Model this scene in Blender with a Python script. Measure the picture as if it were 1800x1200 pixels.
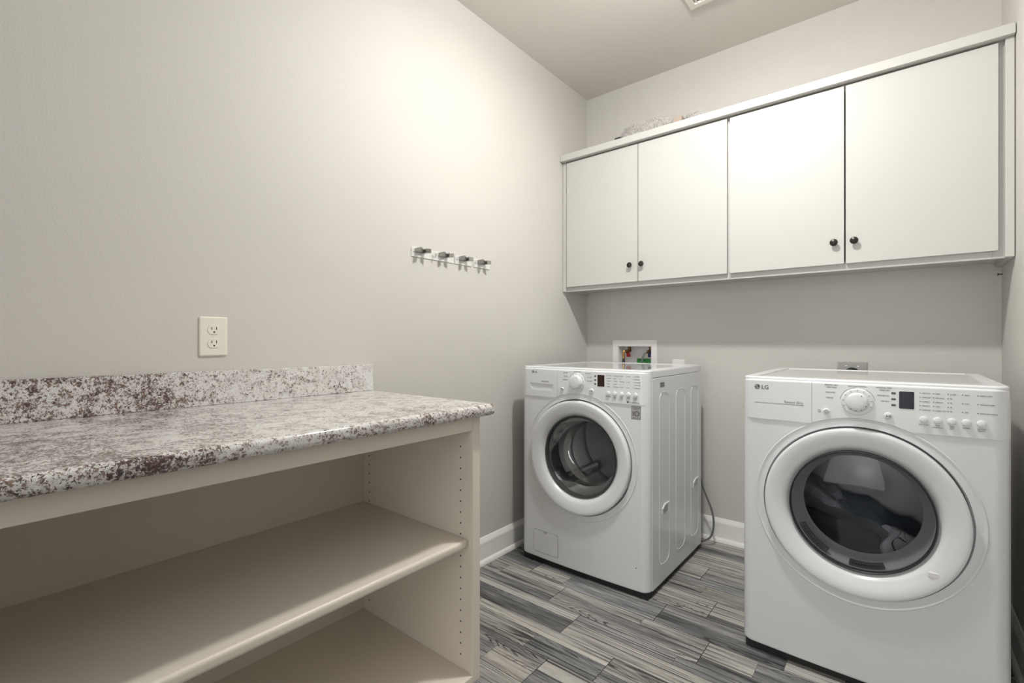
import bpy, bmesh, math, random
from mathutils import Vector, Matrix
PI = math.pi
random.seed(7)
for o in list(bpy.data.objects):
    bpy.data.objects.remove(o)
SC = bpy.context.scene
COL = SC.collection

# ------------------------------------------------------------------ camera
EYE = 1.105
cam_d = bpy.data.cameras.new('camera')
cam_d.sensor_width = 36.0
cam_d.lens = 835.0 * 36.0 / 1800.0
cam_d.clip_start = 0.01
cam = bpy.data.objects.new('camera', cam_d)
cam.location = (0, 0, EYE)
cam.rotation_euler = (PI / 2, 0, math.radians(39.25))
COL.objects.link(cam)
SC.camera = cam

# ------------------------------------------------------------------ light, world, exposure
SC.view_settings.view_transform = 'Standard'
SC.view_settings.look = 'None'
SC.view_settings.gamma = 1.0
SC.view_settings.use_curve_mapping = False
SC.view_settings.exposure = 0.12
w = bpy.data.worlds.new('world')
SC.world = w
w.use_nodes = True
w.node_tree.nodes['Background'].inputs[0].default_value = (1.0, 0.98, 0.95, 1)
w.node_tree.nodes['Background'].inputs[1].default_value = 0.3


def lamp(name, kind, loc, energy, color=(1, 1, 1), size=0.1, rot=(0, 0, 0), size_y=None):
    d = bpy.data.lights.new(name, kind)
    d.energy = energy
    d.color = color
    if kind == 'AREA':
        d.size = size
        if size_y:
            d.shape = 'RECTANGLE'
            d.size_y = size_y
    else:
        d.shadow_soft_size = size
    o = bpy.data.objects.new(name, d)
    o.location = loc
    o.rotation_euler = rot
    COL.objects.link(o)
    return o


LIGHT = (1.0, 0.995, 0.965)
# the room's ceiling fixture hangs just above the top edge of the frame: a bulb, plus an added downward fill
lamp('ceiling_bulb', 'POINT', (-0.57, 1.50, 2.58), 29.0, LIGHT, 0.035)
lamp('ceiling_down_fill', 'AREA', (-0.57, 1.50, 2.60), 15.0, LIGHT, 0.12, (0, 0, 0), 0.12)  # added fill, lifts the floor and the lower fronts
# added fill: area light shining in through an invented opening behind the camera
lamp('rear_fill', 'AREA', (-0.40, -3.8, 1.30), 72.0, LIGHT, 3.0, (PI / 2, 0, 0), 2.5)
lamp('overhead_fill', 'AREA', (0.35, -0.45, 2.66), 5.0, LIGHT, 1.7, (0, 0, 0), 1.3)  # unseen ceiling fill added near the camera


# ------------------------------------------------------------------ materials
def srgb(r, g, b):
    def f(c):
        c /= 255.0
        return c / 12.92 if c <= 0.04045 else ((c + 0.055) / 1.055) ** 2.4
    return (f(r), f(g), f(b), 1.0)


def mat(name, col, rough=0.5, metal=0.0, bump=0.0, bump_scale=200.0, spec=0.5, coat=0.0, var=0.0, var_scale=3.0):
    m = bpy.data.materials.new(name)
    m.use_nodes = True
    nt = m.node_tree
    b = nt.nodes['Principled BSDF']
    b.inputs['Roughness'].default_value = rough
    b.inputs['Metallic'].default_value = metal
    b.inputs['Specular IOR Level'].default_value = spec
    b.inputs['Coat Weight'].default_value = coat
    b.inputs['Coat Roughness'].default_value = 0.08
    tc = nt.nodes.new('ShaderNodeTexCoord')
    n = nt.nodes.new('ShaderNodeTexNoise')
    n.inputs['Scale'].default_value = var_scale
    n.inputs['Detail'].default_value = 3
    nt.links.new(tc.outputs['Object'], n.inputs['Vector'])
    r = nt.nodes.new('ShaderNodeValToRGB')
    k = 1.0 - var
    r.color_ramp.elements[0].position = 0.3
    r.color_ramp.elements[1].position = 0.7
    r.color_ramp.elements[0].color = (col[0] * k, col[1] * k, col[2] * k, 1)
    r.color_ramp.elements[1].color = col
    nt.links.new(n.outputs['Fac'], r.inputs['Fac'])
    nt.links.new(r.outputs['Color'], b.inputs['Base Color'])
    if bump > 0:
        n2 = nt.nodes.new('ShaderNodeTexNoise')
        n2.inputs['Scale'].default_value = bump_scale
        n2.inputs['Detail'].default_value = 2
        nt.links.new(tc.outputs['Object'], n2.inputs['Vector'])
        bp = nt.nodes.new('ShaderNodeBump')
        bp.inputs['Strength'].default_value = bump
        bp.inputs['Distance'].default_value = 0.002
        nt.links.new(n2.outputs['Fac'], bp.inputs['Height'])
        nt.links.new(bp.outputs['Normal'], b.inputs['Normal'])
    return m


def math_node(nt, op, a, b=None, clamp=False):
    n = nt.nodes.new('ShaderNodeMath')
    n.operation = op
    n.use_clamp = clamp
    for i, v in enumerate((a, b)):
        if v is None:
            continue
        if isinstance(v, (int, float)):
            n.inputs[i].default_value = v
        else:
            nt.links.new(v, n.inputs[i])
    return n.outputs[0]


def mix_col(nt, fac, a, b, mode='MIX'):
    n = nt.nodes.new('ShaderNodeMix')
    n.data_type = 'RGBA'
    n.blend_type = mode
    for s, v in ((n.inputs[0], fac), (n.inputs[6], a), (n.inputs[7], b)):
        if isinstance(v, (int, float, tuple)):
            s.default_value = v
        else:
            nt.links.new(v, s)
    return n.outputs[2]


def noise(nt, vec, scale, detail=2, rough=0.5, dist=0.0):
    n = nt.nodes.new('ShaderNodeTexNoise')
    n.inputs['Scale'].default_value = scale
    n.inputs['Detail'].default_value = detail
    n.inputs['Roughness'].default_value = rough
    n.inputs['Distortion'].default_value = dist
    nt.links.new(vec, n.inputs['Vector'])
    return n.outputs['Fac']


def ramp(nt, fac, stops, interp='LINEAR'):
    r = nt.nodes.new('ShaderNodeValToRGB')
    r.color_ramp.interpolation = interp
    e = r.color_ramp.elements
    while len(e) < len(stops):
        e.new(0.5)
    for i, (p, c) in enumerate(stops):
        e[i].position = p
        e[i].color = c if len(c) == 4 else (c[0], c[1], c[2], 1)
    nt.links.new(fac, r.inputs['Fac'])
    return r.outputs['Color']


def step(nt, fac, lo, hi):
    n = nt.nodes.new('ShaderNodeMapRange')
    n.clamp = True
    nt.links.new(fac, n.inputs[0])
    n.inputs[1].default_value = lo
    n.inputs[2].default_value = hi
    return n.outputs[0]


def granite_mat():
    m = bpy.data.materials.new('granite')
    m.use_nodes = True
    nt = m.node_tree
    b = nt.nodes['Principled BSDF']
    b.inputs['Roughness'].default_value = 0.13
    tc = nt.nodes.new('ShaderNodeTexCoord')
    v = tc.outputs['Object']
    big = noise(nt, v, 5.0, 2, 0.5, 0.4)
    mid = noise(nt, v, 26.0, 3, 0.6, 1.0)
    fine = noise(nt, v, 150.0, 4, 0.65, 0.5)
    fine2 = noise(nt, v, 230.0, 3, 0.7, 0.3)
    fine3 = noise(nt, v, 125.0, 4, 0.65, 1.0)
    base = ramp(nt, fine2, [(0.30, srgb(190, 188, 187)), (0.52, srgb(222, 220, 217)), (0.70, srgb(238, 237, 234))])
    base = mix_col(nt, math_node(nt, 'MULTIPLY', step(nt, mid, 0.45, 0.65), 0.45), base, srgb(182, 175, 173))
    dens = math_node(nt, 'ADD', math_node(nt, 'MULTIPLY', big, 0.17), math_node(nt, 'MULTIPLY', mid, 0.28))
    # the upstand was cut from a darker end of the slab: denser garnet towards the near end
    sx = nt.nodes.new('ShaderNodeSeparateXYZ')
    nt.links.new(v, sx.inputs[0])
    up = math_node(nt, 'MULTIPLY', step(nt, sx.outputs[2], 0.0335, 0.0345), math_node(nt, 'MULTIPLY', math_node(nt, 'SUBTRACT', 0.30, sx.outputs[1]), 0.095))
    dens = math_node(nt, 'ADD', math_node(nt, 'ADD', dens, 0.054), up)
    s1 = math_node(nt, 'ADD', math_node(nt, 'MULTIPLY', fine, 0.85), dens)
    base = mix_col(nt, step(nt, s1, 0.735, 0.80), base, srgb(134, 114, 104))
    s2 = math_node(nt, 'ADD', math_node(nt, 'MULTIPLY', fine3, 0.9), dens)
    base = mix_col(nt, step(nt, s2, 0.80, 0.855), base, srgb(92, 74, 69))
    s3 = math_node(nt, 'ADD', math_node(nt, 'MULTIPLY', fine2, 0.9), math_node(nt, 'MULTIPLY', dens, 0.9))
    base = mix_col(nt, step(nt, s3, 0.78, 0.83), base, srgb(72, 66, 70))
    nt.links.new(base, b.inputs['Base Color'])
    return m


def floor_mat():
    m = bpy.data.materials.new('wood_look_tile')
    m.use_nodes = True
    nt = m.node_tree
    b = nt.nodes['Principled BSDF']
    tc = nt.nodes.new('ShaderNodeTexCoord')
    at = nt.nodes.new('ShaderNodeAttribute')
    at.attribute_name = 'strip'
    sep = nt.nodes.new('ShaderNodeSeparateColor')
    nt.links.new(at.outputs['Color'], sep.inputs[0])
    tone, hue, seed = sep.outputs[0], sep.outputs[1], sep.outputs[2]
    xyz = nt.nodes.new('ShaderNodeSeparateXYZ')
    nt.links.new(tc.outputs['Object'], xyz.inputs[0])

    def vec(kx, ky, ks):
        c = nt.nodes.new('ShaderNodeCombineXYZ')
        nt.links.new(math_node(nt, 'ADD', math_node(nt, 'MULTIPLY', xyz.outputs[0], kx), math_node(nt, 'MULTIPLY', seed, ks)), c.inputs[0])
        nt.links.new(math_node(nt, 'MULTIPLY', xyz.outputs[1], ky), c.inputs[1])
        nt.links.new(math_node(nt, 'MULTIPLY', seed, ks * 0.7), c.inputs[2])
        return c.outputs[0]
    cloud = noise(nt, vec(3.0, 24.0, 37.0), 1.0, 3, 0.6, 0.4)
    # cathedral figure: contour lines of a stretched noise field
    field = noise(nt, vec(2.0, 15.0, 91.0), 1.0, 1, 0.4, 0.2)
    ph = math_node(nt, 'ADD', math_node(nt, 'MULTIPLY', field, 135.0), math_node(nt, 'MULTIPLY', xyz.outputs[1], 560.0))
    ph = math_node(nt, 'ADD', ph, math_node(nt, 'MULTIPLY', noise(nt, vec(14.0, 80.0, 55.0), 1.0, 2), 2.5))
    line = step(nt, math_node(nt, 'SINE', ph), 0.35, 0.9)
    fade = step(nt, noise(nt, vec(2.0, 9.0, 23.0), 1.0, 1), 0.40, 0.60)
    curly = step(nt, seed, 0.55, 0.58)
    line = math_node(nt, 'MULTIPLY', math_node(nt, 'MULTIPLY', line, fade), math_node(nt, 'MULTIPLY', curly, 0.9))
    # straight open pores along the strip
    pore = step(nt, noise(nt, vec(1.6, 170.0, 71.0), 1.0, 2, 0.55), 0.54, 0.62)
    pore = math_node(nt, 'MULTIPLY', pore, 0.85)
    line = math_node(nt, 'MAXIMUM', line, pore)
    fib = noise(nt, vec(14.0, 330.0, 61.0), 1.0, 2, 0.6)
    t = math_node(nt, 'ADD', tone, math_node(nt, 'MULTIPLY', math_node(nt, 'SUBTRACT', cloud, 0.5), 1.15))
    t = math_node(nt, 'ADD', t, math_node(nt, 'MULTIPLY', math_node(nt, 'SUBTRACT', fib, 0.5), 0.75))
    cool = ramp(nt, t, [(0.0, srgb(62, 62, 64)), (0.35, srgb(116, 117, 119)), (0.65, srgb(160, 160, 161)), (1.0, srgb(196, 194, 190))])
    warm = ramp(nt, t, [(0.0, srgb(64, 62, 59)), (0.35, srgb(120, 117, 112)), (0.65, srgb(164, 160, 153)), (1.0, srgb(192, 188, 180))])
    c = mix_col(nt, hue, cool, warm)
    c = mix_col(nt, line, c, srgb(42, 42, 43))
    nt.links.new(c, b.inputs['Base Color'])
    b.inputs['Roughness'].default_value = 0.38
    bp = nt.nodes.new('ShaderNodeBump')
    bp.inputs['Strength'].default_value = 0.1
    bp.inputs['Distance'].default_value = 0.001
    nt.links.new(fib, bp.inputs['Height'])
    nt.links.new(bp.outputs['Normal'], b.inputs['Normal'])
    return m


def glass_mat(name, tint, refl=1.0, rough=0.02):
    """thin window glass: tinted see-through plus a Fresnel reflection"""
    m = bpy.data.materials.new(name)
    m.use_nodes = True
    nt = m.node_tree
    nt.nodes.remove(nt.nodes['Principled BSDF'])
    out = nt.nodes['Material Output']
    tr = nt.nodes.new('ShaderNodeBsdfTransparent')
    tr.inputs[0].default_value = tint
    gl = nt.nodes.new('ShaderNodeBsdfGlossy')
    gl.inputs['Roughness'].default_value = rough
    gl.inputs['Color'].default_value = (0.92, 0.94, 0.96, 1)
    fr = nt.nodes.new('ShaderNodeFresnel')
    fr.inputs[0].default_value = 1.5
    mx = nt.nodes.new('ShaderNodeMixShader')
    nt.links.new(math_node(nt, 'MULTIPLY', fr.outputs[0], refl, True), mx.inputs[0])
    nt.links.new(tr.outputs[0], mx.inputs[1])
    nt.links.new(gl.outputs[0], mx.inputs[2])
    nt.links.new(mx.outputs[0], out.inputs[0])
    return m


M = {}
M['wall'] = mat('wall_paint', srgb(202, 199, 194), 0.62, bump=0.35, bump_scale=210, var=0.015, spec=0.35)
M['ceil'] = mat('ceiling_paint', srgb(220, 217, 211), 0.8, bump=0.2, bump_scale=160, spec=0.2)
M['trim'] = mat('trim_paint', srgb(236, 235, 231), 0.35)
M['cab'] = mat('cabinet_paint', srgb(194, 192, 188), 0.45, var=0.01)
M['shelfpaint'] = mat('shelf_paint', srgb(226, 218, 206), 0.36, var=0.01)
M['hole'] = mat('dark_hole', srgb(30, 27, 24), 0.9)
M['knob'] = mat('dark_bronze', srgb(58, 54, 52), 0.32, 0.75)
M['white'] = mat('white_enamel', srgb(222, 224, 227), 0.22, coat=0.3)
M['plastic'] = mat('white_plastic', srgb(224, 226, 229), 0.3)
M['lidglass'] = mat('glossy_white_top', srgb(206, 207, 207), 0.07, coat=0.6)
M['black'] = mat('black_rubber', srgb(26, 26, 27), 0.6)
M['dark'] = mat('dark_plastic', srgb(48, 48, 50), 0.4)
M['grey'] = mat('grey_print', srgb(118, 118, 120), 0.5)
M['print'] = mat('dark_print', srgb(88, 88, 90), 0.5)
M['logo'] = mat('logo_print', srgb(70, 70, 72), 0.4)
M['brown'] = mat('brown_display', srgb(52, 38, 32), 0.25, spec=0.25)
M['navy'] = mat('navy_display', srgb(30, 32, 46), 0.25, spec=0.25)
M['gasket'] = mat('grey_gasket', srgb(58, 59, 61), 0.45)
M['steel'] = mat('drum_steel', srgb(196, 197, 198), 0.34, 0.8, bump=0.25, bump_scale=320)
M['drumgrey'] = mat('drum_grey', srgb(166, 167, 168), 0.4, 0.2)
M['brushed'] = mat('brushed_steel', srgb(166, 165, 162), 0.5, 0.7)
M['plate'] = mat('pale_metal', srgb(232, 231, 228), 0.32, 0.35)
M['satin'] = mat('satin_chrome', srgb(164, 162, 159), 0.22, 0.95)
M['chrome'] = mat('chrome', srgb(205, 205, 205), 0.08, 1.0)
M['ivory'] = mat('ivory_plastic', srgb(228, 224, 212), 0.3)
M['boxwhite'] = mat('box_white', srgb(232, 230, 230), 0.4)
M['brass'] = mat('brass', srgb(190, 150, 84), 0.25, 0.9)
M['bronze'] = mat('old_brass', srgb(104, 80, 52), 0.4, 0.8)
M['red'] = mat('red_handle', srgb(140, 22, 26), 0.4)
M['blue'] = mat('blue_handle', srgb(30, 32, 84), 0.4)
M['green'] = mat('green_tag', srgb(52, 150, 74), 0.5)
M['hosegrey'] = mat('grey_hose', srgb(120, 124, 124), 0.35, 0.3)
M['cord'] = mat('grey_cord', srgb(104, 104, 102), 0.45)
M['vent'] = mat('vent_paint', srgb(226, 222, 214), 0.5)
M['sticker'] = mat('silver_sticker', srgb(172, 172, 173), 0.35, 0.2)
M['navycloth'] = mat('dark_cloth', srgb(62, 64, 70), 0.9, bump=0.6, bump_scale=120, var=0.25, var_scale=25)
M['bluecloth'] = mat('blue_cloth', srgb(84, 98, 120), 0.9, bump=0.6, bump_scale=120, var=0.2, var_scale=20)
M['whitecloth'] = mat('white_cloth', srgb(234, 236, 240), 0.9, bump=0.5, bump_scale=90, var=0.1, var_scale=30)
M['greycloth'] = mat('grey_cloth', srgb(206, 209, 216), 0.9, bump=0.5, bump_scale=60, var=0.35, var_scale=30)


def wrap_mat():
    """clear bubble film: see-through, with shiny round blisters"""
    m = mat('clear_wrap', srgb(214, 211, 208), 0.16, coat=0.4)
    nt = m.node_tree
    b = nt.nodes['Principled BSDF']
    tc = nt.nodes.new('ShaderNodeTexCoord')
    vo = nt.nodes.new('ShaderNodeTexVoronoi')
    vo.inputs['Scale'].default_value = 95.0
    nt.links.new(tc.outputs['Object'], vo.inputs['Vector'])
    bp = nt.nodes.new('ShaderNodeBump')
    bp.inputs['Strength'].default_value = 1.0
    bp.inputs['Distance'].default_value = 0.006
    bp.invert = True
    nt.links.new(vo.outputs['Distance'], bp.inputs['Height'])
    nt.links.new(bp.outputs['Normal'], b.inputs['Normal'])
    tr = nt.nodes.new('ShaderNodeBsdfTransparent')
    mx = nt.nodes.new('ShaderNodeMixShader')
    nt.links.new(math_node(nt, 'ADD', math_node(nt, 'MULTIPLY', step(nt, vo.outputs['Distance'], 0.25, 0.6), 0.35), 0.22), mx.inputs[0])
    nt.links.new(tr.outputs[0], mx.inputs[1])
    nt.links.new(b.outputs[0], mx.inputs[2])
    nt.links.new(mx.outputs[0], nt.nodes['Material Output'].inputs[0])
    return m


M['wrap'] = wrap_mat()
M['card'] = mat('brown_card', srgb(184, 166, 152), 0.7)
M['granite'] = granite_mat()
M['floor'] = floor_mat()
M['grout'] = mat('dark_grout', srgb(58, 57, 56), 0.8)
M['glass'] = glass_mat('clear_glass', (0.80, 0.81, 0.82, 1), 0.5)
M['smoke'] = glass_mat('smoked_glass', (0.92, 0.93, 0.95, 1), 0.35)
M['clear'] = glass_mat('inner_clear_glass', (0.93, 0.94, 0.95, 1), 0.15)


# ------------------------------------------------------------------ mesh helpers
def merge(dst, src, mi=0):
    src.verts.ensure_lookup_table()
    vm = {}
    for v in src.verts:
        vm[v] = dst.verts.new(v.co)
    for f in src.faces:
        try:
            nf = dst.faces.new([vm[v] for v in f.verts])
            nf.material_index = mi if mi else f.material_index
        except ValueError:
            pass
    src.free()


def new():
    return bmesh.new()


def box(bm, lo, hi, bev=0.0, seg=2, mi=0, edges=None):
    t = bmesh.new()
    bmesh.ops.create_cube(t, size=1.0)
    for v in t.verts:
        v.co = Vector([lo[i] + (v.co[i] + 0.5) * (hi[i] - lo[i]) for i in range(3)])
    if bev > 0:
        es = [e for e in t.edges if edges is None or edges((e.verts[0].co + e.verts[1].co) / 2, (e.verts[1].co - e.verts[0].co).normalized())]
        bmesh.ops.bevel(t, geom=es, offset=bev, segments=seg, profile=0.5, affect='EDGES')
    merge(bm, t, mi)
    return bm


def prism(bm, pts, a, b, axis='z', bev=0.0, seg=2, mi=0, pick=None):
    """extrude a 2-D outline; axis z: pts=(x,y); axis y: pts=(x,z); axis x: pts=(y,z)"""
    t = bmesh.new()

    def to3(p, h):
        return {'z': (p[0], p[1], h), 'y': (p[0], h, p[1]), 'x': (h, p[0], p[1])}[axis]
    v0 = [t.verts.new(to3(p, a)) for p in pts]
    v1 = [t.verts.new(to3(p, b)) for p in pts]
    n = len(pts)
    t.faces.new(v0)
    t.faces.new(v1[::-1])
    for i in range(n):
        t.faces.new((v0[i], v1[i], v1[(i + 1) % n], v0[(i + 1) % n]))
    bmesh.ops.recalc_face_normals(t, faces=t.faces)
    if bev > 0:
        es = [e for e in t.edges if pick is None or pick(e)]
        bmesh.ops.bevel(t, geom=es, offset=bev, segments=seg, profile=0.5, affect='EDGES')
    merge(bm, t, mi)
    return bm


def lathe(bm, prof, c, axis='y', n=64, close=False, mi=0):
    """revolve (radius, height) pairs about an axis through c"""
    t = bmesh.new()
    rings = []
    for r, h in prof:
        if r < 1e-6:
            rings.append([t.verts.new(_ax(axis, 0, 0, h, c))])
        else:
            rings.append([t.verts.new(_ax(axis, r * math.cos(2 * PI * i / n), r * math.sin(2 * PI * i / n), h, c)) for i in range(n)])
    m = len(rings)
    for k in range(m if close else m - 1):
        A, B = rings[k], rings[(k + 1) % m]
        for i in range(n):
            j = (i + 1) % n
            if len(A) == 1 and len(B) == 1:
                continue
            if len(A) == 1:
                t.faces.new((A[0], B[i], B[j]))
            elif len(B) == 1:
                t.faces.new((A[i], B[0], A[j]))
            else:
                t.faces.new((A[i], B[i], B[j], A[j]))
    bmesh.ops.recalc_face_normals(t, faces=t.faces)
    merge(bm, t, mi)
    return bm


def _ax(axis, u, v, h, c):
    if axis == 'y':
        return (c[0] + u, c[1] + h, c[2] + v)
    if axis == 'x':
        return (c[0] + h, c[1] + u, c[2] + v)
    return (c[0] + u, c[1] + v, c[2] + h)


def cyl(bm, c, r, h0, h1, axis='y', n=32, bev=0.0, mi=0, sx=1.0):
    if bev > 0:
        prof = [(0, h0), (r - bev, h0), (r - bev * 0.3, h0 + bev * 0.3 * (1 if h1 > h0 else -1)), (r, h0 + bev * (1 if h1 > h0 else -1)), (r, h1), (0, h1)]
    else:
        prof = [(0, h0), (r, h0), (r, h1), (0, h1)]
    return lathe(bm, prof, c, axis, n, mi=mi)


def tube(bm, pts, r, n=10, mi=0, cap=True):
    """tube along a smoothed path"""
    P = [Vector(p) for p in pts]
    path = []
    for i in range(len(P) - 1):
        p0 = P[max(i - 1, 0)]
        p1, p2 = P[i], P[i + 1]
        p3 = P[min(i + 2, len(P) - 1)]
        for k in range(6):
            s = k / 6.0
            path.append(0.5 * ((2 * p1) + (-p0 + p2) * s + (2 * p0 - 5 * p1 + 4 * p2 - p3) * s * s + (-p0 + 3 * p1 - 3 * p2 + p3) * s ** 3))
    path.append(P[-1])
    t = bmesh.new()
    rings = []
    up = Vector((0.13, 0.21, 0.97)).normalized()
    for i, p in enumerate(path):
        d = (path[min(i + 1, len(path) - 1)] - path[max(i - 1, 0)]).normalized()
        a = d.cross(up)
        if a.length < 1e-3:
            a = d.cross(Vector((1, 0, 0)))
        a.normalize()
        b = d.cross(a).normalized()
        rings.append([t.verts.new(p + r * (math.cos(2 * PI * k / n) * a + math.sin(2 * PI * k / n) * b)) for k in range(n)])
    for A, B in zip(rings, rings[1:]):
        for i in range(n):
            j = (i + 1) % n
            t.faces.new((A[i], A[j], B[j], B[i]))
    if cap:
        t.faces.new(rings[0][::-1])
        t.faces.new(rings[-1])
    bmesh.ops.recalc_face_normals(t, faces=t.faces)
    merge(bm, t, mi)
    return bm


def rrect(x0, z0, x1, z1, r, n=5):
    pts = []
    for cx, cz, a0 in ((x1 - r, z1 - r, 0), (x0 + r, z1 - r, 90), (x0 + r, z0 + r, 180), (x1 - r, z0 + r, 270)):
        for i in range(n + 1):
            a = math.radians(a0 + 90.0 * i / n)
            pts.append((cx + r * math.cos(a), cz + r * math.sin(a)))
    return pts


def obj(name, bm, mats, parent=None, smooth=True, angle=32.0, warp=None):
    if warp:
        for v in bm.verts:
            v.co = warp(v.co)
    me = bpy.data.meshes.new(name)
    bm.to_mesh(me)
    bm.free()
    for m_ in (mats if isinstance(mats, (list, tuple)) else [mats]):
        me.materials.append(m_)
    o = bpy.data.objects.new(name, me)
    COL.objects.link(o)
    if parent:
        o.parent = parent
    if smooth and len(me.polygons):
        me.polygons.foreach_set('use_smooth', [True] * len(me.polygons))
        me.set_sharp_from_angle(angle=math.radians(angle))
        wn = o.modifiers.new('weighted_normal', 'WEIGHTED_NORMAL')
        wn.keep_sharp = True
    return o


def boolean(bm, cutters, op='DIFFERENCE'):
    """apply exact booleans to a bmesh and hand back a new bmesh"""
    me = bpy.data.meshes.new('tmp')
    bm.to_mesh(me)
    bm.free()
    o = bpy.data.objects.new('tmp', me)
    COL.objects.link(o)
    cs = []
    for c in cutters:
        cm = bpy.data.meshes.new('cut')
        bmesh.ops.recalc_face_normals(c, faces=c.faces)
        c.to_mesh(cm)
        c.free()
        co = bpy.data.objects.new('cut', cm)
        COL.objects.link(co)
        md = o.modifiers.new('b', 'BOOLEAN')
        md.operation = op
        md.object = co
        md.solver = 'EXACT'
        cs.append(co)
    bpy.context.view_layer.update()
    dg = bpy.context.evaluated_depsgraph_get()
    em = bpy.data.meshes.new_from_object(o.evaluated_get(dg))
    r = bmesh.new()
    r.from_mesh(em)
    bpy.data.meshes.remove(em)
    for c in cs + [o]:
        d = c.data
        bpy.data.objects.remove(c)
        bpy.data.meshes.remove(d)
    return r


def text(bm, s, size, x, z, y, align='LEFT', mi=0, depth=0.0003, bold=0.0):
    """flat lettering facing -Y, baseline start (or centre) at x, z"""
    cu = bpy.data.curves.new('t', 'FONT')
    cu.body = s
    cu.size = size
    cu.align_x = align
    cu.resolution_u = 2
    cu.extrude = depth
    cu.offset = bold
    o = bpy.data.objects.new('t', cu)
    COL.objects.link(o)
    bpy.context.view_layer.update()
    em = bpy.data.meshes.new_from_object(o.evaluated_get(bpy.context.evaluated_depsgraph_get()))
    t = bmesh.new()
    t.from_mesh(em)
    for v in t.verts:
        v.co = Vector((x + v.co.x, y - v.co.z, z + v.co.y))
    for f in t.faces:
        f.material_index = 0
    merge(bm, t, mi)
    bpy.data.meshes.remove(em)
    bpy.data.objects.remove(o)
    bpy.data.curves.remove(cu)
    return bm


def tag(o, label=None, cat=None, group=None, kind=None):
    if label:
        o['label'] = label
    if cat:
        o['category'] = cat
    if group:
        o['group'] = group
    if kind:
        o['kind'] = kind
    return o


def thing(name, label, cat, loc=(0, 0, 0), group=None):
    o = bpy.data.objects.new(name, None)
    o.empty_display_size = 0.05
    o.location = loc
    COL.objects.link(o)
    return tag(o, label, cat, group)


def struct(name, bm, m, **k):
    o = obj(name, bm, m, **k)
    o['kind'] = 'structure'
    return o


def copy_thing(root, loc, label):
    r = root.copy()
    r.location = loc
    r['label'] = label
    COL.objects.link(r)
    for ch in list(root.children):
        c = ch.copy()
        COL.objects.link(c)
        c.parent = r
        for g in ch.children:
            d = g.copy()
            COL.objects.link(d)
            d.parent = c
    return r


# ------------------------------------------------------------------ room shell
XL, XR, YB, H = -1.62, 0.322, 2.775, 2.715
YN, XE, YF = 1.0, 1.5, -1.25            # the room widens behind the camera into an entry
T = 0.1
struct('wall_left', box(new(), (XL - T, YF - T, 0), (XL, YB + T, H)), M['wall'])
bw = box(new(), (XL - T, YB, 0), (XR + T, YB + T + 0.02, H))
BX = (-1.392, 0.925, -1.170, 1.077)       # opening of the recessed washer outlet box (x0,z0,x1,z1)
bw = boolean(bw, [box(new(), (BX[0], YB - 0.05, BX[1]), (BX[2], YB + 0.09, BX[3]))])
struct('wall_back', bw, M['wall'])
struct('wall_right', box(new(), (XR, YN, 0), (XR + T, YB + T, H)), M['wall'])
struct('wall_entry_back', box(new(), (XR + T, YN, 0), (XE + T, YN + T, H)), M['wall'])
struct('wall_entry_right', box(new(), (XE, YF - T, 0), (XE + T, YN, H)), M['wall'])
struct('wall_front', boolean(box(new(), (XL, YF - T, 0), (XE, YF, H)), [box(new(), (-1.25, YF - 0.5, -0.1), (0.35, YF + 0.5, 2.15))]), M['wall'])  # opening cut to let the added rear fill in
struct('ceiling', box(new(), (XL - T, YF - T, H), (XE + T, YB + T, H + T)), M['ceil'])


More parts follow.
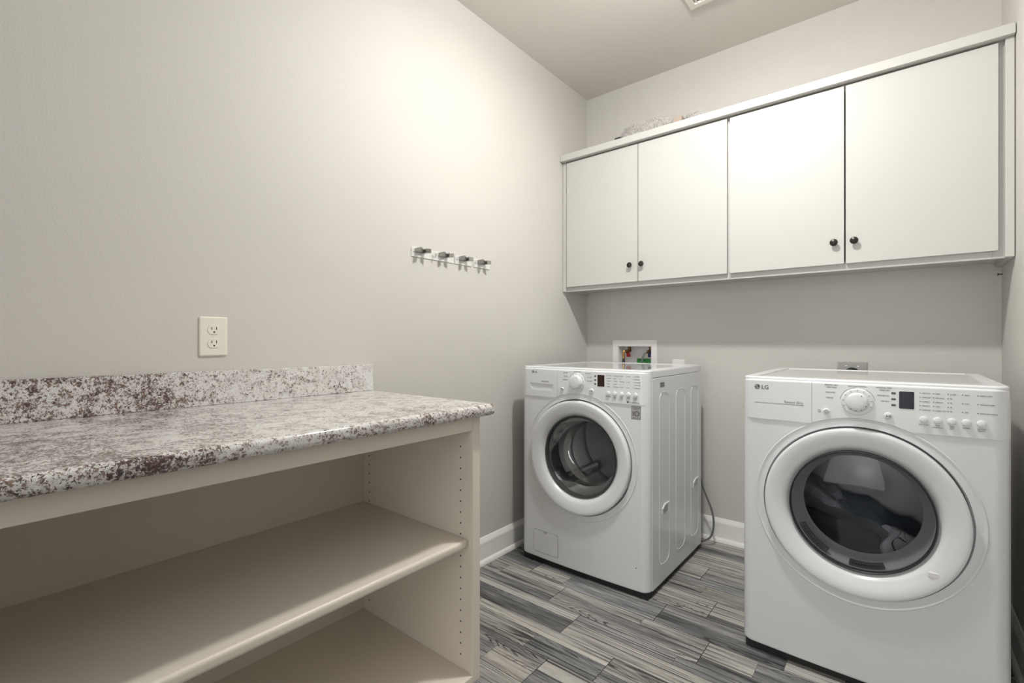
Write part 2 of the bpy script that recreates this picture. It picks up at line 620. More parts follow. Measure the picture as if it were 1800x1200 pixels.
def make_floor():
    bm = bmesh.new()
    lay = bm.loops.layers.float_color.new('strip')
    rnd = random.Random(21)

    def quad(x0, y0, x1, y1, tone, hue, mi=0, z=0.0):
        f = bm.faces.new([bm.verts.new(p) for p in ((x0, y0, z), (x1, y0, z), (x1, y1, z), (x0, y1, z))])
        f.material_index = mi
        s = rnd.random()
        for l in f.loops:
            l[lay] = (tone, hue, s, 1)
    quad(XL - T, YF - T, XE + T, YB + T, 0.2, 0.2, 1, -0.0012)
    W, L, G = 0.1495, 0.622, 0.0012
    widths = [(0.45, 0.2, 0.35), (0.3, 0.7), (0.22, 0.28, 0.5), (0.55, 0.45), (0.33, 0.4, 0.27), (0.2, 0.5, 0.3), (0.62, 0.38), (0.25, 0.25, 0.5)]
    offs = {0: -0.758, 1: -0.542, 2: -1.0, 3: -0.775, 4: -0.95, -1: -0.60, -2: -0.42, -3: -0.72, -4: -0.5, -5: -0.3}
    for k in range(-6, 22):
        y1 = 1.960 - k * W
        y0 = y1 - W
        if y1 < YF or y0 > YB:
            continue
        y0c, y1c = max(y0, YF), min(y1, YB)
        off = offs.get(k, rnd.uniform(-1, 0))
        x = off - L * 6
        while x < XE:
            x2 = x + L
            if x2 > XL:
                ws = rnd.choice(widths)
                if k == 3 and x < -1.0 < x2:
                    ws = (0.62, 0.16, 0.22)
                yy = y0
                for wi, wf in enumerate(ws):
                    ya, yb = yy, yy + W * wf
                    yy = yb
                    cuts = [x, x2]
                    if rnd.random() < 0.55 and wf > 0.24:
                        cuts.insert(1, x + L * rnd.uniform(0.25, 0.75))
                    for a, b in zip(cuts, cuts[1:]):
                        tn = rnd.choice([0.26, 0.34, 0.42, 0.48, 0.54, 0.6, 0.66, 0.74, 0.95 if wf < 0.3 else 0.62])
                        hu = rnd.choice([0.0, 0.1, 0.25, 0.5, 0.8]) if tn < 0.6 else rnd.uniform(0.6, 1.0)
                        if ws == (0.62, 0.16, 0.22) and wi == 1 and k == 3:
                            tn, hu = 1.05, 0.9
                        g0 = G if ya <= y0 + 1e-6 else 0.0003
                        g1 = G if yb >= y1 - 1e-6 else 0.0003
                        gx0 = G if a == x else 0.0004
                        gx1 = G if b == x2 else 0.0004
                        A, B_ = max(a + gx0, XL), min(b - gx1, XE)
                        C, D = max(ya + g0, YF), min(yb - g1, YB)
                        if B_ > A and D > C:
                            quad(A, C, B_, D, tn, hu)
            x = x2
    return struct('floor', bm, [M['floor'], M['grout']], smooth=False)


make_floor()

BB = [(0, 0), (0.030, 0), (0.029, 0.010), (0.024, 0.018), (0.016, 0.022), (0.015, 0.085), (0.013, 0.092), (0.015, 0.097), (0.013, 0.108), (0.007, 0.116), (0.004, 0.124), (0, 0.126)]


def baseboard(name, axis, wall, sgn, a, b):
    bm = new()
    if axis == 'x':     # runs along x on a wall of constant y
        prism(bm, [(wall + sgn * d, z) for d, z in BB], a, b, 'x')
    else:               # runs along y on a wall of constant x
        prism(bm, [(wall + sgn * d, z) for d, z in BB], a, b, 'y')
    return struct(name, bm, M['trim'], angle=40)


baseboard('baseboard_left', 'y', XL, 1, 1.06, YB)
baseboard('baseboard_back', 'x', YB, -1, XL + 0.03, XR - 0.03)
baseboard('baseboard_right', 'y', XR, -1, YN, YB)

# ------------------------------------------------------------------ base cabinet, open shelves, under the granite
CX0, CXF, CY1, CYN = -1.605, -0.99, 1.058, -0.62      # back, front, far end, near end
cabm = thing('open_base_cabinet', 'cream open-front base cabinet with shelves under the granite counter', 'cabinet', (CXF, CY1, 0))
inv = Matrix.Translation((-CXF, -CY1, 0))


def lc(bm, root):
    bmesh.ops.translate(bm, verts=bm.verts, vec=-Vector(root.location))
    return bm


def side_panel(y0, y1, inner):
    bm = new()
    box(bm, (CX0, y0, 0.0), (CXF - 0.075, y1, 0.8795))
    box(bm, (CXF - 0.075, y0, 0.082), (CXF - 0.02, y1, 0.8795))
    for hx in (-1.046, -1.525):
        z = 0.146
        while z < 0.80:
            if abs(z - 0.494) > 0.02:
                cyl(bm, (hx, inner, z), 0.0028, -0.0004, 0.0004, 'y', 10, mi=1)
            z += 0.0335
    return bm


obj('side_panel', lc(side_panel(1.030, CY1, 1.030), cabm), [M['shelfpaint'], M['hole']], cabm)
obj('side_panel', lc(side_panel(CYN, CYN + 0.028, CYN + 0.028), cabm), [M['shelfpaint'], M['hole']], cabm)
for ya, yb in ((1.027, CY1 + 0.001), (CYN - 0.001, CYN + 0.031)):
    obj('stile', lc(box(new(), (CXF - 0.02, ya, 0.082), (CXF, yb, 0.8795), 0.003, 2), cabm), M['shelfpaint'], cabm)
obj('top_rail', lc(box(new(), (CXF - 0.02, CYN + 0.031, 0.838), (CXF - 0.0005, 1.027, 0.8795), 0.002, 2), cabm), M['shelfpaint'], cabm)
obj('back_panel', lc(box(new(), (-1.575, CYN + 0.028, 0.02), (-1.560, 1.030, 0.8795)), cabm), M['shelfpaint'], cabm)
fe = lambda c, d: c.x > -1.1 and abs(d.y) > 0.9
obj('shelf', lc(box(new(), (-1.5595, CYN + 0.030, 0.479), (-1.013, 1.0285, 0.506), 0.009, 4, edges=fe), cabm), M['shelfpaint'], cabm)
obj('bottom_shelf', lc(box(new(), (-1.5595, CYN + 0.029, 0.080), (-0.9905, 1.0295, 0.104), 0.004, 2, edges=fe), cabm), M['shelfpaint'], cabm)
obj('toe_kick', lc(box(new(), (CXF - 0.09, CYN + 0.028, 0.0), (CXF - 0.075, 1.030, 0.0798)), cabm), M['shelfpaint'], cabm)

ctop = thing('countertop', 'speckled brown and white granite countertop with low backsplash along the left wall', 'countertop', (-1.29, 0.24, 0.88))
slab = box(new(), (XL + 0.001, -0.66, 0.880), (-0.963, 1.102, 0.914), 0.012, 5, edges=lambda c, d: c.x > -1.0 or c.y > 1.0)
obj('slab', lc(slab, ctop), M['granite'], ctop)
obj('backsplash', lc(box(new(), (XL + 0.001, -0.66, 0.9142), (XL + 0.021, 1.098, 1.016), 0.002, 2), ctop), M['granite'], ctop)

# ------------------------------------------------------------------ wall cabinet
wc = thing('wall_cabinet', 'long cream wall cabinet with four doors over the washer and dryer', 'cabinet', (-0.65, YB, 1.41))
YD, YFR = 2.473, 2.492       # door faces, face frame
KX0, KX1 = XL + 0.002, XR - 0.002
bm = new()
box(bm, (KX0, YFR + 0.019, 1.428), (KX1, YB - 0.001, 1.446))       # bottom board
box(bm, (KX0, YFR + 0.019, 2.215), (KX1, YB - 0.001, 2.235))       # top board
box(bm, (KX0, YFR + 0.019, 1.411), (KX0 + 0.018, YB - 0.001, 2.235))
box(bm, (KX1 - 0.018, YFR + 0.019, 1.411), (KX1, YB - 0.001, 2.235))
box(bm, (KX0 + 0.018, YB - 0.008, 1.446), (KX1 - 0.018, YB - 0.001, 2.215))
for px in (-0.652,):
    box(bm, (px - 0.009, YFR + 0.019, 1.446), (px + 0.009, YB - 0.008, 2.215))
obj('carcass', lc(bm, wc), M['cab'], wc)
bm = new()
box(bm, (KX0, YFR, 1.411), (KX0 + 0.055, YFR + 0.019, 2.235), 0.001, 1)
box(bm, (KX1 - 0.055, YFR, 1.411), (KX1, YFR + 0.019, 2.235), 0.001, 1)
box(bm, (0.296, 2.468, 1.411), (KX1, YFR, 2.2064), 0.002, 1)
box(bm, (KX0, 2.478, 1.411), (-1.5965, YFR, 2.2064), 0.002, 1)
box(bm, (-0.68, YFR, 1.449), (-0.622, YFR + 0.019, 2.18), 0.001, 1)
for x0, x1 in ((KX0 + 0.055, -0.652), (-0.651, KX1 - 0.055)):
    box(bm, (x0, YFR, 1.411), (x1, YFR + 0.019, 1.449), 0.001, 1)
    box(bm, (x0, YFR, 2.18), (x1, YFR + 0.019, 2.235), 0.001, 1)
obj('face_frame', lc(bm, wc), M['cab'], wc)
bm = box(new(), (KX0, 2.447, 2.2065), (KX1, YFR + 0.02, 2.2455), 0.003, 2)
obj('crown_rail', lc(bm, wc), M['cab'], wc)
for x0, x1, kx in ((-1.589, -1.1245, -1.165), (-1.1205, -0.658, -1.096), (-0.646, -0.1855, -0.221), (-0.1805, 0.279, -0.150)):
    d = obj('door', lc(box(new(), (x0, YD, 1.438), (x1, YFR - 0.0005, 2.199), 0.0022, 2), wc), M['cab'], wc)
    kb = new()
    lathe(kb, [(0.006, 0.0), (0.0055, -0.008), (0.007, -0.013), (0.0135, -0.017), (0.0150, -0.0205), (0.0125, -0.024), (0.006, -0.0262), (0, -0.0265)], (kx, YD, 1.530), 'y', 28)
    k = obj('knob', lc(kb, wc), M['knob'], d)
    k['label'] = 'dark bronze knob'

# ------------------------------------------------------------------ laundry machines
HW, DEP, ZT = 0.3425, 0.685, 0.981
DZ, DR, AR = 0.5645, 0.267, 0.297      # door centre height, door radius, radius of the arch over it
BOW = 0.010


def warp(co):
    """the fronts bow gently outwards"""
    k = max(0.0, 1.0 - max(co.y, 0.0) / 0.30)
    u = max(-1.0, min(1.0, co.x / HW))
    return Vector((co.x, co.y - BOW * (1 - u * u) * k, co.z))


def outline(grow, back, r=0.036, gx=None):
    h = HW + (grow if gx is None else gx)
    pts = [(-h, back)]
    for i in range(8):
        a = PI + (PI / 2) * i / 7
        pts.append((-h + r + r * math.cos(a), -grow + r + r * math.sin(a)))
    for i in range(1, 12):
        pts.append((-h + r + (2 * h - 2 * r) * i / 12.0, -grow))
    for i in range(8):
        a = 1.5 * PI + (PI / 2) * i / 7
        pts.append((h - r + r * math.cos(a), -grow + r + r * math.sin(a)))
    pts.append((h, back))
    return pts


def disc_cut(r, y0, y1, n=96):
    return cyl(new(), (0, 0, DZ), r, y0, y1, 'y', n)


PY = -0.0040      # face of the control panel


def machine(name, label, cat, loc, drawer, dz_rows):
    t = thing(name, label, cat, loc)
    # body shell with the porthole cavity
    b = prism(new(), outline(0, DEP), 0.028, 0.945, 'z', 0.008, 3, pick=lambda e: all(v.co.z < 0.03 for v in e.verts) and all(v.co.y < 0.1 for v in e.verts))
    cut = [disc_cut(0.2705, -0.1, 0.56)]
    b = boolean(b, cut)
    obj('cabinet_body', b, M['white'], t, warp=warp)
    for sx in (-1, 1):
        x0, x1 = sorted((sx * (HW - 0.001), sx * (HW + 0.0014)))
        obj('side_panel', box(new(), (x0, 0.039, 0.030), (x1, DEP - 0.004, 0.9435), 0.0008, 2), M['white'], t)
    # lid: rim around a sunken glossy plate
    lid = prism(new(), outline(-0.001, DEP), 0.9475, ZT, 'z', 0.007, 3, pick=lambda e: all(v.co.z > ZT - 0.001 for v in e.verts))
    lid = boolean(lid, [box(new(), (-HW + 0.045, 0.045, ZT - 0.006), (HW - 0.045, DEP - 0.03, ZT + 0.05))])
    ld = obj('top_lid', lid, M['white'], t, warp=warp)
    pl = obj('top_plate', box(new(), (-HW + 0.0455, 0.0455, ZT - 0.0058), (HW - 0.0455, DEP - 0.0305, ZT - 0.0025), 0.001, 1), M['lidglass'], ld)
    pl['label'] = 'sunken glossy top plate'
    # control panel, arched over the door
    def panel():
        return prism(new(), outline(-PY, 0.046, 0.040, -0.0015), 0.8325, 0.9725, 'z', 0.008, 3, pick=lambda e: all(v.co.z > 0.97 for v in e.verts) and all(v.co.y < 0.045 for v in e.verts))
    seam = -0.111 if drawer else -0.1235
    cp = boolean(panel(), [disc_cut(AR, -0.1, 0.2), box(new(), (-0.5, -0.1, 0.7), (seam, 0.2, 1.1))])
    cpo = obj('control_panel', cp, M['plastic'], t, warp=warp)
    cuts = [disc_cut(AR, -0.1, 0.2), box(new(), (seam - 0.0012, -0.1, 0.7), (0.5, 0.2, 1.1))]
    if drawer:
        cuts.append(prism(new(), [(-0.280, 0.898), (-0.137, 0.896), (-0.1385, 0.870), (-0.150, 0.866), (-0.255, 0.866), (-0.268, 0.871), (-0.276, 0.882)], -0.1, 0.020, 'y'))
    dr = boolean(panel(), cuts)
    dro = obj('detergent_drawer' if drawer else 'front_cover', dr, M['plastic'], t, warp=warp)
    if drawer:
        hb = box(new(), (-0.281, 0.012, 0.862), (-0.136, 0.0145, 0.900))
        h = obj('handle_recess', hb, M['sticker'], dro, warp=warp)
    # black block filling the gap under the body, and feet
    obj('gap_block', box(new(), (-HW + 0.012, 0.008, 0.004), (HW - 0.006, DEP - 0.02, 0.0279)), M['black'], t)
    for fx in (-0.27, 0.27):
        for fy in (0.07, DEP - 0.08):
            obj('foot', cyl(new(), (fx, fy, 0), 0.022, 0.0, 0.0039, 'z', 20), M['black'], t)
    # dished surround of the porthole
    obj('door_surround', lathe(new(), [(AR - 0.0004, -0.0008), (AR - 0.0025, -0.0028), (0.2905, -0.0022), (0.2845, 0.0012), (0.279, 0.0055), (0.274, 0.0080), (0.2712, 0.0085), (0.2700, 0.0100), (0.2697, 0.024), (0.2625, 0.024)], (0, 0, DZ), 'y', 112), M['white'], t, warp=warp)
    # door
    ring = lathe(new(), [(0.2635, 0.020), (0.2640, -0.012), (0.2628, -0.0175), (0.2595, -0.0205), (0.254, -0.0215), (0.242, -0.0205), (0.228, -0.0175), (0.2155, -0.0135), (0.2085, -0.0095), (0.2035, -0.0040), (0.1985, 0.0035), (0.1945, 0.0100), (0.1915, 0.0135), (0.1915, 0.020)], (0, 0, DZ), 'y', 112, close=True)
    door = obj('door', ring, M['plastic'], t, warp=warp)
    obj('dark_gap_ring', lathe(new(), [(0.2655, 0.0205), (0.190, 0.0205), (0.190, 0.024), (0.2655, 0.024)], (0, 0, DZ), 'y', 96, close=True), M['dark'], door, warp=warp)  # dark colour deepens the shade at the bottom of the door gap
    return t, door, cpo


def add_drum(t, matname, gasket):
    bm = lathe(new(), [(0.2, 0.12), (0.245, 0.125), (0.252, 0.14), (0.252, 0.46), (0.24, 0.475), (0.10, 0.468), (0.06, 0.455), (0, 0.455)], (0, 0, DZ), 'y', 96)
    o = obj('drum', bm, M[matname], t, angle=50)
    for k in range(3):
        a = math.radians(90 + 120 * k + (14 if gasket else -20))
        pts = []
        fb = new()
        ca, sa = math.cos(a), math.sin(a)
        # a rounded lifting rib lying along the drum wall
        prof = [(-0.032, 0.252), (-0.02, 0.222), (-0.008, 0.208), (0.008, 0.208), (0.02, 0.222), (0.032, 0.252)]
        prism(fb, [(r * ca - s * sa, DZ + r * sa + s * ca) for s, r in prof], 0.145, 0.455, 'y', 0.004, 2)
        obj('lifter', fb, M[matname], o)
    obj('door_seal', lathe(new(), [(0.2, 0.024), (0.225, 0.03), (0.222, 0.06), (0.205, 0.075), (0.218, 0.09), (0.2, 0.1195), (0.2, 0.13)], (0, 0, DZ), 'y', 96), M['gasket'], t)
    return o


def ico(bm, x, z, w, h, mi=0):
    prism(bm, rrect(x - w / 2, z - h / 2, x + w / 2, z + h / 2, h * 0.42), PY - 0.0005, PY + 0.001, 'y', mi=mi)


def button(t, x, z, r, name='button', sx=1.0):
    bm = lathe(new(), [(r + 0.0012, 0.0005), (r + 0.001, -0.0012), (r, -0.0016), (r * 0.985, -0.0048), (r * 0.9, -0.0064), (r * 0.6, -0.0072), (0, -0.0075)], (0, 0, 0), 'y', 32)
    for v in bm.verts:
        v.co = Vector((x + v.co.x * sx, PY + v.co.y, z + v.co.z))
    return obj(name, bm, M['plastic'], t, warp=warp)


def dial(t, x, z, R, rk, big):
    bm = lathe(new(), [(R, 0.0005), (R - 0.0005, -0.003), (R - 0.003, -0.005), (R - 0.008, -0.0055), (rk + 0.003, -0.0042), (0, -0.0042)], (x, PY, z), 'y', 56)
    base = obj('dial', bm, M['plastic'], t, warp=warp)
    kb = lathe(new(), [(rk + 0.0016, -0.004), (rk + 0.001, -0.012), (rk, -0.024), (rk - 0.002, -0.0275), (rk - 0.006, -0.0295), (rk * 0.5, -0.0305), (0, -0.0308)], (x, PY, z), 'y', 48)
    g = kb
    for deg in (60, -22, -62, -95, -128):
        a = math.radians(deg)
        cyl(g, (x + (rk - 0.0035) * math.cos(a), PY - 0.0288, z + (rk - 0.0035) * math.sin(a)), 0.0016, 0.0, -0.0012, 'y', 10, mi=1)
    obj('knob', kb, [M['plastic'], M['print']], base, warp=warp)
    ticks = new()
    for i in range(9):
        a = math.radians(200 - 220 * i / 8.0)
        rr = R - 0.0055
        u, v = math.cos(a), math.sin(a)
        p = [(x + (rr + s * 0.003) * u - q * 0.0004 * v, z + (rr + s * 0.003) * v + q * 0.0004 * u) for s, q in ((-1, -1), (1, -1), (1, 1), (-1, 1))]
        prism(ticks, p, PY - 0.0062, PY - 0.005, 'y')
    # printed arcs just outside the ring
    for a0, a1 in ((95, 172), (8, 62)):
        seg = 14
        inn, outr = [], []
        for i in range(seg + 1):
            a = math.radians(a0 + (a1 - a0) * i / seg)
            outr.append((x + (R + 0.0030) * math.cos(a), z + (R + 0.0030) * math.sin(a)))
            inn.append((x + (R + 0.0022) * math.cos(a), z + (R + 0.0022) * math.sin(a)))
        for i in range(seg):
            prism(ticks, [outr[i], outr[i + 1], inn[i + 1], inn[i]], PY - 0.0004, PY + 0.0005, 'y')
    obj('scale_marks', ticks, M['print'], base, smooth=False, warp=warp)
    return base


def logo(t, x, z, h):
    bm = new()
    # round badge with a pale face line and dot, then the two letters
    r = h * 0.62
    cyl(bm, (x, PY, z), r, 0.0003, -0.0005, 'y', 32)
    prism(bm, [(x - r * 0.12, z + r * 0.45), (x + r * 0.04, z + r * 0.45), (x + r * 0.04, z - r * 0.22), (x + r * 0.34, z - r * 0.22), (x + r * 0.34, z - r * 0.38), (x - r * 0.12, z - r * 0.38)], PY - 0.0008, PY, 'y', mi=1)
    cyl(bm, (x - r * 0.42, PY, z + r * 0.38), r * 0.13, 0.0, -0.0008, 'y', 12, mi=1)
    n = 20
    for i in range(n):
        a0, a1 = (math.radians(88 + 272 * k / n) for k in (i, i + 1))
        q = [(x + f * r * math.cos(a), z + f * r * math.sin(a)) for f, a in ((0.80, a0), (0.80, a1), (0.70, a1), (0.70, a0))]
        prism(bm, q, PY - 0.0008, PY, 'y', mi=1)
    text(bm, 'LG', h * 1.35, x + r * 1.45, z - h * 0.48, PY - 0.0002, bold=0.00025)
    return obj('logo', bm, [M['logo'], M['boxwhite']], t, smooth=False, warp=warp)


def word(bm, s, x, z, size=0.0048, align='LEFT'):
    text(bm, s, size, x, z - size * 0.35, PY - 0.0002, align)


# ---- washer
WASH = (-1.168, 1.925, 0)
wt, wdoor, wcp = machine('washing_machine', 'white front-loading washing machine in the corner below the recessed water valve box', 'washing machine', WASH, True, 0)
# inner trim and glass bowl
obj('glass_rim', lathe(new(), [(0.1912, 0.006), (0.188, 0.004), (0.184, 0.006), (0.180, 0.018), (0.184, 0.022), (0.1912, 0.016)], (0, 0, DZ), 'y', 96, close=True), M['gasket'], wdoor, warp=warp)
obj('door_glass', lathe(new(), [(0.1835, 0.020), (0.180, 0.04), (0.168, 0.075), (0.158, 0.094), (0.150, 0.099), (0.140, 0.097), (0.10, 0.088), (0.05, 0.083), (0, 0.082)], (0, 0, DZ), 'y', 96), M['glass'], wdoor)
add_drum(wt, 'steel', True)
logo(wt, -0.262, 0.9535, 0.0105)
dial(wt, 0.0, 0.916, 0.041, 0.0315, False)
button(wcp, -0.082, 0.879, 0.0085, 'power_button')
button(wcp, 0.0765, 0.879, 0.0105, 'start_button')
BX5 = (0.160, 0.1915, 0.2235, 0.2555, 0.287)
for x in BX5:
    button(wcp, x, 0.8735, 0.0092)
obj('display', prism(new(), rrect(0.106, 0.902, 0.1405, 0.954, 0.002), PY - 0.001, PY + 0.001, 'y', 0.0004, 1), M['brown'], wcp, warp=warp)['label'] = 'dark brown display window'
pr = new()
for z in (0.948, 0.930, 0.912):
    ico(pr, 0.0945, z, 0.0105, 0.0065)
for c, x in enumerate((0.152, 0.186, 0.2165, 0.2475, 0.281)):
    for r_ in range(5):
        if c == 3 and r_ % 2:
            continue
        z = 0.953 - 0.0122 * r_
        prism(pr, rrect(x - 0.0013, z - 0.001, x + 0.0013, z + 0.001, 0.0007, 2), PY - 0.0004, PY + 0.001, 'y')
cols = (('COTTON', 'NORMAL', 'MEDIUM', 'LIGHT', 'SPEED'), ('EXTRA HOT', 'HOT', 'WARM', 'COLD', 'TAP COLD'), ('HIGH', '', 'NORMAL', '', 'LIGHT'), ('HIGH', '', 'LOW', '', 'OFF'), ('PRE WASH', 'RINSE+SPIN', 'EXTRA RINSE', 'STAIN CYCLE', 'CHILD LOCK'))
for (x, col_) in zip((0.152, 0.186, 0.2165, 0.2475, 0.281), cols):
    for r_, s in enumerate(col_):
        if s:
            word(pr, s, x + 0.0035, 0.953 - 0.0122 * r_, 0.0042)
for x, s in zip(BX5, (('WASH/RINSE',), ('SPIN', 'SPEED'), ('SOIL', 'LEVEL'), ('SIGNAL',), ('OPTION', 'SELECT'))):
    for i, l_ in enumerate(s):
        word(pr, l_, x, 0.8595 - 0.0055 * i, 0.0044, 'CENTER')
for s, x, z, al in (('COTTON/NORMAL', 0.0, 0.9645, 'CENTER'), ('PERM. PRESS', -0.052, 0.957, 'RIGHT'), ('DELICATES', -0.052, 0.941, 'RIGHT'), ('HAND WASH', -0.052, 0.924, 'RIGHT'), ('HEAVY DUTY', 0.044, 0.957, 'LEFT'), ('WOOL/SILK', 0.052, 0.941, 'LEFT'), ('SPEED WASH', 0.052, 0.924, 'LEFT')):
    word(pr, s, x, z, 0.0046, al)
text(pr, 'DIRECT DRIVE', 0.0068, -0.206, 0.9065, PY - 0.0002)
text(pr, 'TrueBalance', 0.009, 0.259, 0.8385, PY - 0.0002)
cyl(pr, (0.2515, PY, 0.842), 0.004, 0.0002, -0.0004, 'y', 20)
# power ring and play/pause marks on the buttons
for i in range(20):
    a0, a1 = 2 * PI * i / 20, 2 * PI * (i + 1) / 20
    prism(pr, [(-0.082 + f * math.cos(a), 0.879 + f * math.sin(a)) for f, a in ((0.0052, a0), (0.0052, a1), (0.0042, a1), (0.0042, a0))], PY - 0.0082, PY - 0.0066, 'y')
prism(pr, [(0.0715, 0.8755), (0.0715, 0.8825), (0.0762, 0.879)], PY - 0.0082, PY - 0.007, 'y')
for dx in (0.0785, 0.0815):
    prism(pr, [(dx, 0.8755), (dx + 0.0016, 0.8755), (dx + 0.0016, 0.8825), (dx, 0.8825)], PY - 0.0082, PY - 0.007, 'y')
o = obj('printed_legend', pr, M['print'], wcp, smooth=False, warp=warp)
# energy badge sticker
sb = new()
prism(sb, rrect(0.2665, 0.770, 0.3085, 0.826, 0.001), -0.0006, 0.002, 'y')
prism(sb, rrect(0.2682, 0.7717, 0.3068, 0.8243, 0.001), -0.0009, 0.001, 'y', mi=2)


def bt(s, size, x, z):
    text(sb, s, size, x, z, -0.0010, 'CENTER', mi=1)


bt('10 YEAR WARRANTY', 0.0037, 0.2875, 0.817)
bt('ON MOTOR', 0.0035, 0.2875, 0.8115)
prism(sb, [(0.2735, 0.7845), (0.2768, 0.7845), (0.2768, 0.8045), (0.2735, 0.8045)], -0.0013, 0.0, 'y', mi=1)
for i in range(28):
    a0, a1 = 2 * PI * i / 28, 2 * PI * (i + 1) / 28
    prism(sb, [(0.2915 + f * math.cos(a), 0.7945 + f * math.sin(a)) for f, a in ((0.0112, a0), (0.0112, a1), (0.0082, a1), (0.0082, a0))], -0.0013, 0.0, 'y', mi=1)
bt('YEAR', 0.0045, 0.2915, 0.793)
bt('DIRECT DRIVE', 0.0042, 0.2875, 0.7745)
obj('warranty_sticker', sb, [M['print'], M['dark'], M['sticker']], wt, smooth=False, warp=warp)
# drain filter flap
fl = prism(new(), rrect(-0.259, 0.060, -0.112, 0.166, 0.008), -0.0014, 0.003, 'y', 0.0008, 2, pick=lambda e: all(v.co.y < -0.001 for v in e.verts))
fo = obj('filter_flap', fl, M['white'], wt, warp=warp)
ed = new()
oo, ii = rrect(-0.2602, 0.0588, -0.1108, 0.1672, 0.009), rrect(-0.2588, 0.0602, -0.1122, 0.1658, 0.0078)
for i in range(len(oo)):
    j = (i + 1) % len(oo)
    prism(ed, [oo[i], oo[j], ii[j], ii[i]], -0.0009, 0.001, 'y')
obj('flap_gap', ed, M['print'], fo, smooth=False, warp=warp)
obj('latch', box(new(), (-0.195, -0.0024, 0.1585), (-0.176, 0.0, 0.1665), 0.0006, 1), M['sticker'], fo, warp=warp)
obj('screw_hole', cyl(new(), (0.287, 0, 0.129), 0.0022, 0.001, -0.0012, 'y', 12), M['dark'], wt, warp=warp)
# pressed channels and hand grips on the right side
XS = HW + 0.0014
for y0, y1 in ((0.112, 0.232), (0.312, 0.438), (0.518, 0.632)):
    rb = new()
    out, inn = rrect(y0, 0.105, y1, 0.880, 0.045, 8), rrect(y0 + 0.004, 0.109, y1 - 0.004, 0.876, 0.041, 8)
    for i in range(len(out)):
        j = (i + 1) % len(out)
        prism(rb, [out[i], out[j], inn[j], inn[i]], XS - 0.001, XS + 0.0016, 'x')
    bmesh.ops.remove_doubles(rb, verts=rb.verts, dist=1e-5)
    obj('pressed_channel', rb, M['white'], wt)
for y0, z0 in ((0.142, 0.335), (0.552, 0.357)):
    g = new()
    # scooped grip: a raised lip arching over a dark pocket
    tube(g, [(XS + 0.002, y0, z0), (XS + 0.004, y0 - 0.002, z0 + 0.022), (XS + 0.006, y0 + 0.012, z0 + 0.037), (XS + 0.006, y0 + 0.035, z0 + 0.040), (XS + 0.006, y0 + 0.066, z0 + 0.040)], 0.0042, 8)
    prism(g, rrect(y0 - 0.001, z0 - 0.003, y0 + 0.066, z0 + 0.040, 0.012), XS - 0.001, XS + 0.001, 'x', mi=1)
    obj('hand_grip', g, [M['white'], M['sticker']], wt)
sd = new()
prism(sd, rrect(0.120, 0.900, 0.172, 0.924, 0.001), XS - 0.0005, XS + 0.0006, 'x')
for i in range(4):
    for j in range(3):
        prism(sd, rrect(0.124 + i * 0.0115, 0.9035 + j * 0.0065, 0.1335 + i * 0.0115, 0.908 + j * 0.0065, 0.0005, 1), XS, XS + 0.001, 'x', mi=1)
obj('side_label', sd, [M['sticker'], M['print']], wt, smooth=False)

# ---- dryer
DRY = (-0.104, 1.872, 0)
dt, ddoor, dcp = machine('clothes_dryer', 'white front-loading clothes dryer with laundry behind its window, beside the right wall', 'dryer', DRY, False, 0)
obj('glass_rim', lathe(new(), [(0.1914, 0.008), (0.1912, -0.0005), (0.1885, -0.001), (0.186, 0.003), (0.1862, 0.012), (0.1914, 0.012)], (0, 0, DZ), 'y', 96, close=True), M['dark'], ddoor, warp=warp)
obj('door_glass', lathe(new(), [(0.1862, 0.004), (0.17, -0.001), (0.13, -0.007), (0.08, -0.011), (0.03, -0.0125), (0, -0.0126)], (0, 0, DZ), 'y', 96), M['smoke'], ddoor, warp=warp)
obj('inner_frame', lathe(new(), [(0.1855, 0.014), (0.166, 0.075), (0.160, 0.085), (0.164, 0.09), (0.19, 0.0225), (0.19, 0.014)], (0, 0, DZ), 'y', 96, close=True), M['drumgrey'], ddoor)
obj('inner_glass', lathe(new(), [(0.161, 0.083), (0.12, 0.097), (0.06, 0.104), (0, 0.106)], (0, 0, DZ), 'y', 72), M['clear'], ddoor)
bm = prism(new(), rrect(0.167, 0.417, 0.193, 0.432, 0.006), -0.0205, -0.012, 'y', 0.002, 2)
obj('door_catch', bm, M['boxwhite'], ddoor, warp=warp)
add_drum(dt, 'drumgrey', False)
# lint filter housing along the bottom of the opening
for a0, a1 in ((207, 242), (262, 292)):
    g = new()
    n = 12
    for i in range(n):
        b0, b1 = math.radians(a0 + (a1 - a0) * i / n), math.radians(a0 + (a1 - a0) * (i + 1) / n)
        prism(g, [(f * math.cos(b), DZ + f * math.sin(b)) for f, b in ((0.181, b0), (0.181, b1), (0.166, b1), (0.166, b0))], 0.012, 0.0225, 'y')
        if 1 <= i <= n - 2:
            b2 = b0 + (b1 - b0) * 0.7
            prism(g, [(f * math.cos(b), DZ + f * math.sin(b)) for f, b in ((0.1765, b0), (0.1765, b2), (0.1705, b2), (0.1705, b0))], 0.0112, 0.02, 'y', mi=1)
    obj('vent_slots', g, [M['gasket'], M['black']], ddoor, smooth=False)
logo(dt, -0.2905, 0.9445, 0.0145)
dial(dt, -0.001, 0.9135, 0.0425, 0.0285, True)
button(dcp, -0.083, 0.877, 0.0088, 'power_button')
button(dcp, 0.0755, 0.877, 0.0098, 'start_button')
BX5 = (0.158, 0.189, 0.2195, 0.250, 0.281)
for x in BX5:
    button(dcp, x, 0.8735, 0.0093)
obj('display', prism(new(), rrect(0.1015, 0.902, 0.1365, 0.954, 0.0025), PY - 0.001, PY + 0.001, 'y', 0.0004, 1), M['navy'], dcp, warp=warp)['label'] = 'dark navy display window'
pr = new()
